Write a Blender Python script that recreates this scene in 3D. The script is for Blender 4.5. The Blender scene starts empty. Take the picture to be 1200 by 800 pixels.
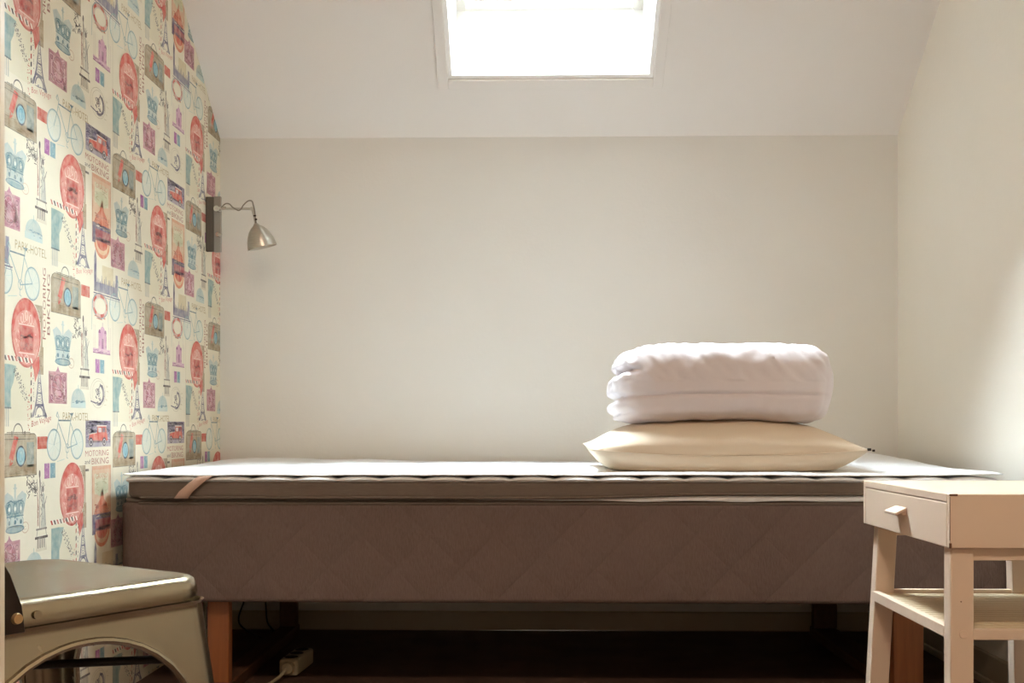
import bpy, bmesh, math, random
from mathutils import Vector, Matrix, noise
random.seed(4)
C = bpy.context.scene.collection
PI = math.pi

# ------------------------------------------------------------------ colours and materials
def lin(c):
    return c/12.92 if c <= 0.04045 else ((c+0.055)/1.055)**2.4
def hexc(h):
    h = h.lstrip('#')
    return tuple(lin(int(h[i:i+2], 16)/255) for i in (0, 2, 4))

def mat(name, col, rough=0.6, metal=0.0, bump=0.0, bscale=200, var=0.0, vscale=6, var2=None,
        stretch=(1, 1, 1), spec=0.5, sheen=0.0, coat=0.0, rvar=0.0):
    m = bpy.data.materials.new(name); m.use_nodes = True
    nt = m.node_tree; N = nt.nodes; L = nt.links
    b = N['Principled BSDF']
    c = hexc(col) if isinstance(col, str) else col
    b.inputs['Base Color'].default_value = (*c, 1)
    b.inputs['Roughness'].default_value = rough
    b.inputs['Metallic'].default_value = metal
    b.inputs['Specular IOR Level'].default_value = spec
    if sheen: b.inputs['Sheen Weight'].default_value = sheen
    if coat: b.inputs['Coat Weight'].default_value = coat
    tc = N.new('ShaderNodeTexCoord'); mp = N.new('ShaderNodeMapping')
    mp.inputs['Scale'].default_value = stretch
    L.new(tc.outputs['Object'], mp.inputs['Vector'])
    if var or var2:
        n = N.new('ShaderNodeTexNoise'); n.inputs['Scale'].default_value = vscale
        n.inputs['Detail'].default_value = 6
        L.new(mp.outputs['Vector'], n.inputs['Vector'])
        r = N.new('ShaderNodeValToRGB')
        r.color_ramp.elements[0].position = 0.3; r.color_ramp.elements[1].position = 0.7
        r.color_ramp.elements[0].color = (*[x*(1-var) for x in c], 1)
        c2 = hexc(var2) if var2 else tuple(min(1, x*(1+var)) for x in c)
        r.color_ramp.elements[1].color = (*c2, 1)
        L.new(n.outputs['Fac'], r.inputs['Fac']); L.new(r.outputs['Color'], b.inputs['Base Color'])
        if rvar:
            mr = N.new('ShaderNodeMapRange')
            mr.inputs['To Min'].default_value = rough-rvar; mr.inputs['To Max'].default_value = rough+rvar
            L.new(n.outputs['Fac'], mr.inputs['Value']); L.new(mr.outputs['Result'], b.inputs['Roughness'])
    if bump:
        n2 = N.new('ShaderNodeTexNoise'); n2.inputs['Scale'].default_value = bscale
        n2.inputs['Detail'].default_value = 4
        L.new(mp.outputs['Vector'], n2.inputs['Vector'])
        bp = N.new('ShaderNodeBump'); bp.inputs['Strength'].default_value = bump
        bp.inputs['Distance'].default_value = 0.002
        L.new(n2.outputs['Fac'], bp.inputs['Height']); L.new(bp.outputs['Normal'], b.inputs['Normal'])
    return m

M = {}
M['wall'] = mat('painted_wall', '#e6e4de', 0.75, bump=0.25, bscale=90, var=0.015, vscale=3)
M['wall_r'] = mat('painted_wall_right', '#f3efe4', 0.75, bump=0.25, bscale=90, var=0.015, vscale=3)
M['ceil'] = mat('painted_ceiling', '#e9e4de', 0.8, bump=0.15, bscale=90, var=0.01, vscale=3)
M['reveal'] = mat('window_white', '#f4f2ee', 0.5)
M['rear'] = mat('rear_wall_golden_reflector', '#a3733c', 0.5, var=0.15, vscale=4, stretch=(12, 12, 1))  # invented golden tone on the unseen rear wall, for warm reflections in the chair
M['trim'] = mat('cream_trim', '#dccfb6', 0.5)
M['jamb'] = mat('brown_jamb', '#6a4c38', 0.6, var=0.15, vscale=12, stretch=(20, 20, 1))
M['floor'] = mat('dark_floor', '#5a4236', 0.6, var=0.25, vscale=8, bump=0.3, bscale=120)
M['base_board'] = mat('baseboard_paint', '#b9ad98', 0.5)
M['fabric_dark'] = mat('mattress_border', '#75695f', 0.95, bump=0.4, bscale=500, var=0.08, vscale=60, stretch=(1, 1, 8), spec=0.1)
M['white_cloth'] = mat('white_cloth', '#eceef0', 0.9, bump=0.35, bscale=35, spec=0.15)
M['duvet'] = mat('duvet_cotton', '#ddd6d9', 0.85, bump=0.3, bscale=60, spec=0.2, stretch=(1, 1, 1))
M['pillow'] = mat('pillow_cotton', '#dccdb8', 0.85, bump=0.15, bscale=60, spec=0.2)
M['strap'] = mat('elastic_strap', '#c9a896', 0.6, bump=0.2, bscale=600)
M['wood_leg'] = mat('beech_leg', '#8f5630', 0.45, var=0.18, vscale=5, stretch=(18, 18, 1), spec=0.4)
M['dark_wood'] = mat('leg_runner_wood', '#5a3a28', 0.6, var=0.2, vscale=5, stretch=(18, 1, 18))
M['stand'] = mat('stand_paint', '#d9c3ae', 0.42, var=0.03, vscale=4, bump=0.06, bscale=60, spec=0.4)
M['stand_shelf'] = mat('stand_shelf_paint', '#cdbb9c', 0.45, var=0.04, vscale=6)
M['worn'] = mat('worn_edge', '#6e4c38', 0.8)
M['steel'] = mat('galvanised_steel', '#a39780', 0.24, metal=1.0, var=0.07, vscale=18, rvar=0.07, bump=0.02, bscale=30)
M['steel_dark'] = mat('dark_steel', '#3a302a', 0.45, metal=0.9, var=0.2, vscale=20)
M['rivet'] = mat('brass_rivet', '#c2a070', 0.4, metal=0.6)
M['rubber'] = mat('black_rod', '#16130f', 0.5)
M['nickel'] = mat('brushed_nickel', '#c9c5bc', 0.34, metal=1.0, var=0.06, vscale=30, stretch=(1, 1, 10))
M['lamp_plate'] = mat('lamp_grey', '#a19d97', 0.5, metal=0.2)
M['lamp_back'] = mat('lamp_dark_back', '#5d564d', 0.6, bump=0.2, bscale=80, stretch=(1, 1, .1))
M['chrome'] = mat('chrome', '#d8d8d8', 0.12, metal=1.0)
M['cord'] = mat('cord_clear', '#8c8478', 0.4)
M['black_cord'] = mat('cord_black', '#0c0a09', 0.6)
M['plastic'] = mat('cream_plastic', '#a5987c', 0.45)
M['hole'] = mat('socket_dark', '#241c16', 0.8)
M['bulb'] = mat('bulb_glass', '#dcd8cf', 0.3)

def quilt_material():
    m = bpy.data.materials.new('grey_quilted_fabric'); m.use_nodes = True
    nt = m.node_tree; N = nt.nodes; L = nt.links; b = N['Principled BSDF']
    b.inputs['Roughness'].default_value = 0.95; b.inputs['Specular IOR Level'].default_value = 0.1
    tc = N.new('ShaderNodeTexCoord'); sp = N.new('ShaderNodeSeparateXYZ'); L.new(tc.outputs['Object'], sp.inputs[0])
    def mth(op, a, bb=None, cc=None):
        n = N.new('ShaderNodeMath'); n.operation = op
        for i, v in enumerate((a, bb, cc)):
            if v is None: continue
            if isinstance(v, (int, float)): n.inputs[i].default_value = v
            else: L.new(v, n.inputs[i])
        return n.outputs[0]
    def ridge(sign):
        s = mth('MULTIPLY', sp.outputs['Z'], sign)
        s = mth('ADD', sp.outputs['X'], s)
        s = mth('DIVIDE', s, 0.15)
        s = mth('FRACT', s)
        s = mth('SUBTRACT', s, 0.5)
        return mth('ABSOLUTE', s)            # 0.5 on the lines' far side, 0 on the seam
    d = mth('MINIMUM', mth('ADD', ridge(1.0), 0.06), ridge(-1.0))
    h = mth('POWER', mth('MINIMUM', mth('MULTIPLY', d, 4.0), 1.0), 0.5)
    n1 = N.new('ShaderNodeTexNoise'); n1.inputs['Scale'].default_value = 350; n1.inputs['Detail'].default_value = 3
    mp = N.new('ShaderNodeMapping'); mp.inputs['Scale'].default_value = (1, 1, 0.25)
    L.new(tc.outputs['Object'], mp.inputs[0]); L.new(mp.outputs[0], n1.inputs['Vector'])
    n2 = N.new('ShaderNodeTexNoise'); n2.inputs['Scale'].default_value = 5
    L.new(tc.outputs['Object'], n2.inputs['Vector'])
    hh = mth('ADD', h, mth('MULTIPLY', n1.outputs['Fac'], 0.35))
    bp = N.new('ShaderNodeBump'); bp.inputs['Strength'].default_value = 0.55; bp.inputs['Distance'].default_value = 0.006
    L.new(hh, bp.inputs['Height']); L.new(bp.outputs[0], b.inputs['Normal'])
    r = N.new('ShaderNodeValToRGB')
    r.color_ramp.elements[0].position = 0.3; r.color_ramp.elements[1].position = 0.75
    r.color_ramp.elements[0].color = (*hexc('#6a5a54'), 1); r.color_ramp.elements[1].color = (*hexc('#7a6a63'), 1)
    L.new(mth('ADD', mth('MULTIPLY', n1.outputs['Fac'], 0.7), mth('MULTIPLY', n2.outputs['Fac'], 0.3)), r.inputs[0])
    L.new(r.outputs[0], b.inputs['Base Color'])
    return m
M['quilt'] = quilt_material()

def glass_material():
    m = bpy.data.materials.new('window_glass'); m.use_nodes = True
    nt = m.node_tree; N = nt.nodes; L = nt.links
    for n in list(N):
        if n.type == 'BSDF_PRINCIPLED': N.remove(n)
    t = N.new('ShaderNodeBsdfTransparent'); g = N.new('ShaderNodeBsdfGlossy'); g.inputs['Roughness'].default_value = 0.02
    f = N.new('ShaderNodeFresnel'); mx = N.new('ShaderNodeMixShader')
    L.new(f.outputs[0], mx.inputs[0]); L.new(t.outputs[0], mx.inputs[1]); L.new(g.outputs[0], mx.inputs[2])
    L.new(mx.outputs[0], N['Material Output'].inputs['Surface'])
    return m
M['glass'] = glass_material()

# ------------------------------------------------------------------ mesh helpers
class MB:
    def __init__(s): s.bm = bmesh.new()
    def quadmesh(s, vs, fs, mi=0):
        v = [s.bm.verts.new(p) for p in vs]
        for f in fs:
            try:
                ff = s.bm.faces.new([v[i] for i in f]); ff.material_index = mi
            except ValueError: pass
        return s
    def box(s, a, b, mi=0, mtx=None):
        x0, y0, z0 = a; x1, y1, z1 = b
        p = [(x0,y0,z0),(x1,y0,z0),(x1,y1,z0),(x0,y1,z0),(x0,y0,z1),(x1,y0,z1),(x1,y1,z1),(x0,y1,z1)]
        if mtx: p = [mtx @ Vector(q) for q in p]
        return s.quadmesh(p, [(3,2,1,0),(4,5,6,7),(0,1,5,4),(1,2,6,5),(2,3,7,6),(3,0,4,7)], mi)
    def loft(s, rings, cap=True, closed=True, mi=0):
        R = [[s.bm.verts.new(p) for p in r] for r in rings]
        n = len(R[0])
        for a, b in zip(R, R[1:]):
            for i in range(n if closed else n-1):
                j = (i+1) % n
                f = s.bm.faces.new((a[i], a[j], b[j], b[i])); f.material_index = mi
        if cap and closed:
            s.bm.faces.new(list(reversed(R[0]))).material_index = mi
            s.bm.faces.new(R[-1]).material_index = mi
        return s
    def tube(s, pts, r, n=10, mi=0):
        pts = [Vector(p) for p in pts]; rings = []
        rr = r if isinstance(r, (list, tuple)) else [r]*len(pts)
        t0 = (pts[1]-pts[0]).normalized()
        up = Vector((0,0,1)) if abs(t0.z) < 0.9 else Vector((0,1,0))
        nx = t0.cross(up).normalized()
        for i, p in enumerate(pts):
            t = (pts[min(i+1, len(pts)-1)]-pts[max(i-1, 0)]).normalized()
            nx = (nx - t*nx.dot(t)).normalized(); ny = t.cross(nx)
            rings.append([p + (nx*math.cos(2*PI*k/n)+ny*math.sin(2*PI*k/n))*rr[i] for k in range(n)])
        return s.loft(rings, mi=mi)
    def lathe(s, prof, mtx, n=32, mi=0, cap=False):
        rings = [[mtx @ Vector((r*math.cos(2*PI*k/n), r*math.sin(2*PI*k/n), z)) for k in range(n)] for r, z in prof]
        return s.loft(rings, cap=cap, mi=mi)
    def cyl(s, p0, p1, r, n=20, mi=0): return s.tube([p0, p1], r, n, mi)

def obj(name, mb, m, parent=None, base=None, smooth=True, bevel=0, seg=2, subsurf=0, solid=0, fixn=True):
    bm = mb.bm if isinstance(mb, MB) else mb
    if fixn: bmesh.ops.recalc_face_normals(bm, faces=bm.faces)
    me = bpy.data.meshes.new(name)
    org = Vector((0,0,0))
    if parent is not None:
        q = parent
        while q is not None: org += Vector(q.location); q = q.parent
    elif base is not None: org = Vector(base)
    bmesh.ops.translate(bm, verts=bm.verts, vec=-org)
    bm.to_mesh(me); bm.free()
    for x in (m if isinstance(m, (list, tuple)) else [m]): me.materials.append(x)
    o = bpy.data.objects.new(name, me); C.objects.link(o)
    if parent is not None: o.parent = parent
    elif base is not None: o.location = base
    if smooth:
        for p in me.polygons: p.use_smooth = True
    if solid:
        md = o.modifiers.new('solid', 'SOLIDIFY'); md.thickness = solid; md.offset = -1
    if bevel:
        md = o.modifiers.new('bevel', 'BEVEL'); md.width = bevel; md.segments = seg
        md.limit_method = 'ANGLE'; md.angle_limit = 0.6; md.harden_normals = False
    if subsurf:
        md = o.modifiers.new('sub', 'SUBSURF'); md.levels = subsurf; md.render_levels = subsurf
    if smooth and not subsurf:
        try: me.set_sharp_from_angle(angle=math.radians(40))
        except Exception: pass
    return o

def thing(name, label, cat, loc, group=None):
    o = bpy.data.objects.new(name, None); C.objects.link(o); o.location = loc
    o.empty_display_size = 0.05
    return tag(o, label, cat, group)
def tag(o, label, cat, group=None):
    o['label'] = label; o['category'] = cat
    if group: o['group'] = group
    return o
def struct(o, label=None):
    o['kind'] = 'structure'
    if label: o['label'] = label
    return o

# ------------------------------------------------------------------ dimensions of the room (metres)
XL, XR = -0.964, 1.096
YB, YH = 3.377, -2.2
ZK = 1.5                      # height of the knee wall
TS = 0.77                     # tangent of the roof slope
ZC = 2.5
YC = YB-(ZC-ZK)/TS            # where the slope meets the flat ceiling
HC = 0.618                    # eye height
ca = 1/math.sqrt(1+TS*TS); sa = TS*ca
NRM = Vector((0, sa, ca))     # outward normal of the roof
SLO = Vector((0, -ca, sa))    # up the slope

# ------------------------------------------------------------------ wallpaper artwork (cm on the wall: s along it, z up)
class Art:
    def __init__(s): s.polys = []; s.texts = []
    def poly(s, pts, col, lay=1):
        s.polys.append(([tuple(p) for p in pts], col, lay))
    def rect(s, x0, z0, x1, z1, col, lay=1, j=0.0):
        s.poly([(x0,z0),(x1,z0+j),(x1,z1),(x0,z1-j)], col, lay)
    def line(s, pts, w, col, lay=2):
        for (ax, az), (bx, bz) in zip(pts, pts[1:]):
            dx, dz = bx-ax, bz-az; l = math.hypot(dx, dz) or 1
            nx, nz = -dz/l*w/2, dx/l*w/2; ex, ez = dx/l*w*0.3, dz/l*w*0.3
            s.poly([(ax-nx-ex,az-nz-ez),(bx-nx+ex,bz-nz+ez),(bx+nx+ex,bz+nz+ez),(ax+nx-ex,az+nz-ez)], col, lay)
    def ell(s, cx, cz, rx, rz, col, lay=1, n=28, a0=0, a1=2*PI):
        s.poly([(cx+rx*math.cos(a0+(a1-a0)*k/n), cz+rz*math.sin(a0+(a1-a0)*k/n)) for k in range(n+(0 if a1-a0 > 6.28 else 1))], col, lay)
    def ring(s, cx, cz, rx, rz, w, col, lay=2, n=28, a0=0, a1=2*PI):
        for k in range(n):
            a = a0+(a1-a0)*k/n; b = a0+(a1-a0)*(k+1)/n
            s.poly([(cx+(rx-w)*math.cos(a), cz+(rz-w)*math.sin(a)), (cx+rx*math.cos(a), cz+rz*math.sin(a)),
                    (cx+rx*math.cos(b), cz+rz*math.sin(b)), (cx+(rx-w)*math.cos(b), cz+(rz-w)*math.sin(b))], col, lay)
    def text(s, t, x0, z0, x1, z1, col, lay=3, rot=0):
        s.texts.append((t, x0, z0, x1, z1, col, lay, rot))
    def scrib(s, x0, z0, x1, z1, n, col, lay=3, w=0.12, rnd=None):
        """irregular pen strokes inside a box"""
        r = rnd or random.Random(int(abs(x0*97+z0*13)))
        for _ in range(n):
            ax, az = r.uniform(x0, x1), r.uniform(z0, z1)
            pts = [(ax, az)]
            for _ in range(r.randint(1, 3)):
                pts.append((min(x1, max(x0, pts[-1][0]+r.uniform(-1, 1)*(x1-x0)*0.25)),
                            min(z1, max(z0, pts[-1][1]+r.uniform(-1, 1)*(z1-z0)*0.2))))
            s.line(pts, w*r.uniform(.6, 1.2), col, lay)

RED, RED2, REDL = '#cf4f46', '#b9403c', '#e6948a'
TEAL, TEALD, PURP, INK = '#8fb0b2', '#5f8e98', '#6c5a78', '#3a3340'
TAN, TAND, PINK, PINKD, ORA = '#a3917a', '#87745c', '#cf9bab', '#a85878', '#dd8d72'
GREY = '#8c8a94'

def art_suitcase(A, s, z):
    x0, x1, z0, z1 = s+0.2, s+14.5, z+0, z+7.9
    c = 1.0
    body = [(x0, z0), (x1, z0), (x1, z1-c), (x1-c*.3, z1-c*.3), (x1-c, z1), (x0+c*1.6, z1), (x0+c*.5, z1-c*.5), (x0, z1-c*1.3)]
    A.poly(body, '#a6967c', 2)
    A.rect(x0, z0, x1, z0+2.1, '#9c8464', 3, 0.3)
    A.rect(s+10.4, z0+1.6, s+13.4, z1-1.6, '#86908a', 3)
    A.rect(s+2.0, z0+2.6, s+5.6, z1-1.4, '#aa9d86', 3)
    A.poly([(s+3.3, z+3.4), (s+4.9, z+2.9), (s+7.0, z+7.2), (s+5.4, z+7.6)], RED, 4)
    A.line([(s+3.9, z+3.0), (s+3.7, z+1.9), (s+4.6, z+2.6)], 0.35, RED, 4)
    A.line([(s+1.2, z1-1.0), (x1-1.2, z1-1.0)], 0.16, '#63584a', 5)
    A.line(body+[body[0]], 0.16, '#6e6453', 5)
    A.ell(s+8.0, z+3.7, 2.0, 2.0, '#2e3f58', 5)
    A.ell(s+8.0, z+3.7, 1.6, 1.65, '#7fb4c4', 6)
    A.ring(s+8.0, z+3.7, 0.9, 1.1, 0.12, '#4f8ea6', 7)
    A.line([(s+8.2, z+2.6), (s+8.5, z+4.8)], 0.14, '#4f8ea6', 7)
    A.ring(s+6.9, z1+0.1, 2.0, 1.9, 0.28, '#6e6d68', 3, a0=0, a1=PI)
    A.line([(s+2.5, z1+0.25), (s+11.8, z1+0.25)], 0.16, '#77705f', 3)
    A.line([(s+4.4, z1-.5), (s+4.4, z1+.4)], 0.4, '#7c7462', 5)
    A.line([(s+9.6, z1-.5), (s+9.6, z1+.4)], 0.4, '#7c7462', 5)
    A.scrib(s+1, z+0.4, s+14, z+2.2, 16, '#86704f', 4, 0.1)
    A.scrib(s+11, z+2.4, s+14, z+6, 9, '#6d7a76', 4, 0.1)

def art_band(A, s, z):
    A.rect(s+14.9, z+4.9, s+19.4, z+7.3, '#cb5344', 1)
    for k in range(9): A.line([(s+15+k*.5, z+4.9), (s+15+k*.5, z+7.3)], 0.07, '#b34438', 2)
    for k in range(4): A.line([(s+14.9, z+5.4+k*.5), (s+19.4, z+5.4+k*.5)], 0.06, '#b34438', 2)

def art_bike(A, s, z):
    c, c2, cl = '#8aabaf', '#5f7f8c', '#b6cdcb'
    for wx in (0, 11.2):
        A.ell(s+wx, z, 3.0, 3.0, '#dfe3d6', 1)
        A.ring(s+wx, z, 3.25, 3.25, 0.3, c, 3)
        A.ring(s+wx, z, 2.85, 2.85, 0.08, cl, 3)
        for k in range(9):
            a = k*2*PI/9+.2
            A.line([(s+wx, z), (s+wx+2.9*math.cos(a), z+2.9*math.sin(a))], 0.05, cl, 2)
    A.line([(s, z), (s+1.6, z+3.4), (s+2.3, z+5.6), (s+1.6, z+6.6), (s+1.1, z+5.9), (s+1.7, z+5.5)], 0.22, c, 4)
    A.line([(s+2.3, z+4.9), (s+8.1, z+4.9)], 0.3, c2, 4)
    A.line([(s+2.2, z+4.3), (s+6.3, z-.8)], 0.25, c, 4)
    A.line([(s+8.3, z+6.0), (s+6.3, z-.8)], 0.25, c, 4)
    A.line([(s+6.3, z-.8), (s+11.2, z)], 0.22, c, 4)
    A.line([(s+8.0, z+4.4), (s+11.2, z)], 0.2, c, 4)
    A.poly([(s+7.2, z+6.4), (s+9.4, z+6.5), (s+8.7, z+5.8)], c2, 4)
    A.ring(s+6.3, z-.8, 1.0, 1.0, 0.14, c, 4, 16)
    A.line([(s+6.3, z-.8), (s+6.0, z-2.7), (s+6.7, z-2.9)], 0.16, c, 4)
    A.line([(s+1.5, z-3.4), (s+5, z-3.0)], 0.12, cl, 2)

def art_crown(A, s, z):
    d, m, l = '#5f8c99', '#98b3b6', '#c2cfca'
    A.ell(s+4.3, z+.6, 3.6, .7, m, 2); A.ring(s+4.3, z+.6, 3.7, .75, .2, d, 3)
    A.poly([(s+.9, z+.9), (s+7.7, z+.9), (s+7.5, z+2.9), (s+1.1, z+2.9)], l, 2)
    A.poly([(s+1.1, z+3.0), (s+7.5, z+3.0), (s+8.3, z+5.2), (s+7, z+5.9), (s+1.6, z+5.9), (s+.3, z+5.2)], m, 2)
    A.poly([(s+.3, z+5.1), (s-.4, z+6.8), (s+1.4, z+7.6), (s+3.4, z+6.7), (s+4.3, z+5.6), (s+5.2, z+6.7), (s+7.2, z+7.6), (s+9, z+6.8), (s+8.3, z+5.1), (s+4.3, z+5.9)], l, 1)
    for cx in (2.0, 4.3, 6.6):
        A.ring(s+cx, z+4.4, .95, 1.1, .25, d, 4, 16); A.ell(s+cx, z+4.4, .35, .45, '#e8ece2', 4, 10)
        A.ell(s+cx, z+1.9, .45, .45, d, 4, 10)
    A.line([(s+1, z+3.0), (s+7.6, z+3.0)], .2, d, 4)
    A.line([(s+1, z+5.6), (s+2.6, z+5.9), (s+4.3, z+5.4), (s+6, z+5.9), (s+7.6, z+5.6)], .16, d, 4)
    A.line([(s+4.3, z+6), (s+4.3, z+8.8)], .7, l, 2); A.line([(s+3.7, z+8.2), (s+4.9, z+8.2)], .3, l, 2)
    A.scrib(s+1, z+1, s+7.6, z+6, 24, d, 4, .12)

def art_liberty(A, s, z):
    """z: foot of the plinth"""
    k = '#4a4044'
    A.poly([(s+.3, z), (s+5.1, z), (s+4.7, z+2.4), (s+.7, z+2.4)], '#d8cfba', 1)
    A.rect(s-.1, z+2.4, s+5.5, z+2.9, k, 3); A.line([(s+.5, z+4.3), (s+5, z+4.3)], .35, '#857c78', 3)
    A.line([(s+.6, z+2.9), (s+1, z+4.3)], .14, k, 3); A.line([(s+4.9, z+2.9), (s+4.5, z+4.3)], .14, k, 3)
    for q in range(4): A.line([(s+1.2+q*.9, z+.7), (s+1.2+q*.9, z+2.3)], .3, k, 3)
    A.line([(s+1.9, z+4.4), (s+1.9, z+15.6)], .18, '#7a5a58', 3)
    A.line([(s+1.1, z+5), (s+1.1, z+12.5)], .14, '#b06a62', 3)
    A.poly([(s+2.4, z+4.4), (s+4.8, z+4.4), (s+4.3, z+8), (s+4.0, z+11), (s+3.2, z+11.4), (s+2.7, z+8)], '#c5c4b8', 2)
    A.ell(s+3.3, z+12, .5, .6, '#6a6266', 3, 12)
    for a in range(5): A.line([(s+3.3, z+12.3), (s+3.3+math.cos(.4+a*.6)*1.1, z+12.4+math.sin(.4+a*.6)*1.1)], .09, k, 3)
    A.line([(s+2.7, z+11), (s+2.0, z+14.2)], .3, '#6a6266', 3); A.ell(s+1.9, z+15.0, .35, .8, k, 3, 10)
    A.line([(s+4.4, z+5), (s+4.1, z+9), (s+5, z+10.5)], .16, '#6a6266', 3)
    A.scrib(s+2.2, z+5, s+4.6, z+11, 16, '#6a6266', 3, .1)
    A.scrib(s-3.6, z+10.4, s+.8, z+14.8, 34, '#5a5356', 3, .15)
    A.scrib(s+.9, z+5, s+1.5, z+12, 14, '#a35852', 3, .12)

def art_oval(A, s, z):
    """a tall red oval stamp, z is its bottom"""
    cx, cz, rx, rz = s+6.2, z+6.4, 6.1, 6.6
    A.ell(cx, cz, rx+.25, rz+.25, '#eadfcb', 2); A.ell(cx, cz, rx, rz, RED, 3, 40)
    A.ell(cx, cz-.9, rx-.7, rz-1.4, '#d98a80', 4, 40)
    for q in range(46):
        r = random.Random(q); a = r.uniform(0, 2*PI); rr = r.uniform(.35, .82)
        px, pz = cx+math.cos(a)*rx*rr, cz-.9+math.sin(a)*(rz-1.2)*rr
        A.line([(px, pz), (px+r.uniform(-.6, .6), pz+r.uniform(-.9, .9))], .16, '#efc9bd' if q % 2 else '#c4554c', 5)
    for q in (-1.6, 0, 1.6): A.ring(cx+q*1.1, cz+3.3-abs(q)*.4, .65, 1.0, .22, '#f0cfc4', 5, 14)
    A.rect(cx-2.9, cz-3.6, cx+2.9, cz+1.3, '#c9564f', 6); A.rect(cx-2.6, cz-3.3, cx+2.6, cz+1.0, '#bf4a46', 7)
    A.line([(cx-3.2, cz+1.5), (cx+3.2, cz+1.5)], .22, '#f0cfc4', 7); A.line([(cx-3.2, cz-3.9), (cx+3.2, cz-3.9)], .22, '#f0cfc4', 7)
    A.scrib(cx-2.4, cz-1.3, cx+2.4, cz-.1, 14, '#7d2c36', 8, .26)
    A.scrib(cx-2.4, cz-3.1, cx+2.4, cz-1.8, 14, '#9c3a3e', 8, .16)
    A.ring(cx, cz-5.0, .9, .9, .18, '#efc9bd', 6, 14)
    A.poly([(cx+1.8, cz-5.6), (cx+5.4, cz-4.0), (cx+5.6, cz-6.6), (cx+3.6, cz-9.2), (cx+3.0, cz-6.8)], '#cf574f', 4)
    A.ring(cx, cz, rx-.12, rz-.12, .2, RED2, 6, 40)

def art_brown(A, s, z):
    A.rect(s+11.2, z+4.2, s+16.6, z+12.2, '#aa987c', 1); A.rect(s+13.2, z-1.2, s+17.0, z+4.2, '#a89272', 1)
    for q in range(13): A.scrib(s+12.8, z-.6+q*.95, s+16.2, z-.35+q*.95, 4, '#6f604a', 2, .11)

def art_envelope(A, s, z):
    """z: height of the striped top edge"""
    A.rect(s, z-11, s+12.6, z+.1, '#e3dcc2', 1)
    A.rect(s+.3, z-8.6, s+4.0, z-.7, '#86a5a3', 2); A.poly([(s+4, z-.7), (s+6.2, z-.9), (s+5, z-4), (s+4, z-5.4)], '#96b0aa', 2)
    A.line([(s+.3, z-8.7), (s+4.1, z-8.7)], .3, '#5c6c72', 3)
    for q in range(4): A.line([(s+.8+q*.75, z-8.9), (s+.8+q*.75, z-12)], .4, '#b9b8ae', 2)
    for q in range(9):
        x = s-.2+q*1.4
        A.poly([(x, z+.9), (x+.75, z+.9), (x+1.35, z), (x+.6, z)], ('#c4534c', '#2f2a34')[q % 2], 5)
        A.poly([(x+.75, z+.9), (x+1.4, z+.9), (x+2.0, z), (x+1.35, z)], '#efe9da', 5)
    for q in range(7):
        zz = z-.3-q*1.55
        A.poly([(s+12.0, zz), (s+12.5, zz+.2), (s+12.5, zz-.7), (s+12.0, zz-.95)], ('#2f2a34', '#c4534c')[q % 2], 4)
    for q in range(3):
        ox, oz = s+5.2+q*.55, z-1.9+q*.2
        for r in range(8):
            A.scrib(ox+r*.62-.25, oz-r*.72-.35, ox+r*.62+.35, oz-r*.72+.3, 4, '#45404c', 3, .17)
    for q in range(8): A.scrib(s+10.6, z-6.6-q*.9, s+11.6, z-6.0-q*.9, 3, '#c8554c', 3, .16)

def art_tower(A, s, z):
    k = '#6c6a82'; cx = s+3.4
    for sg in (-1, 1):
        A.poly([(cx+sg*3.5, z), (cx+sg*2.3, z), (cx+sg*1.45, z+1.9), (cx+sg*1.0, z+3.4), (cx+sg*.55, z+6), (cx, z+9.4), (cx+sg*.22, z+9.4), (cx+sg*.85, z+6), (cx+sg*1.45, z+3.4), (cx+sg*2.2, z+1.6)][::sg], k, 3)
    A.ring(cx, z+.2, 1.9, 1.9, .35, k, 4, 18, 0, PI)
    A.rect(cx-1.9, z+1.95, cx+1.9, z+2.5, k, 4); A.rect(cx-1.15, z+4.4, cx+1.15, z+4.75, k, 4)
    A.rect(cx-.5, z+6.4, cx+.5, z+6.65, k, 4); A.line([(cx, z+8.8), (cx, z+11)], .14, k, 3)
    for q in range(9):
        zz = z+2.6+q*.55; w = 1.5-q*.15
        A.line([(cx-w, zz), (cx+w*.8, zz+.5)], .07, k, 3); A.line([(cx+w, zz), (cx-w*.8, zz+.5)], .07, k, 3)
    A.scrib(cx-3.2, z-.2, cx+3.2, z+.4, 12, k, 3, .12)
    for q in range(7): A.scrib(s+.6, z+2.4+q*.95, s+1.1, z+3.1+q*.95, 2, '#4c4a55', 3, .16)

def art_bon(A, s, z): A.text('Bon Voyage', s, z, s+8.6, z+1.5, '#cf7a6c', 3, 0.16)

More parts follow.
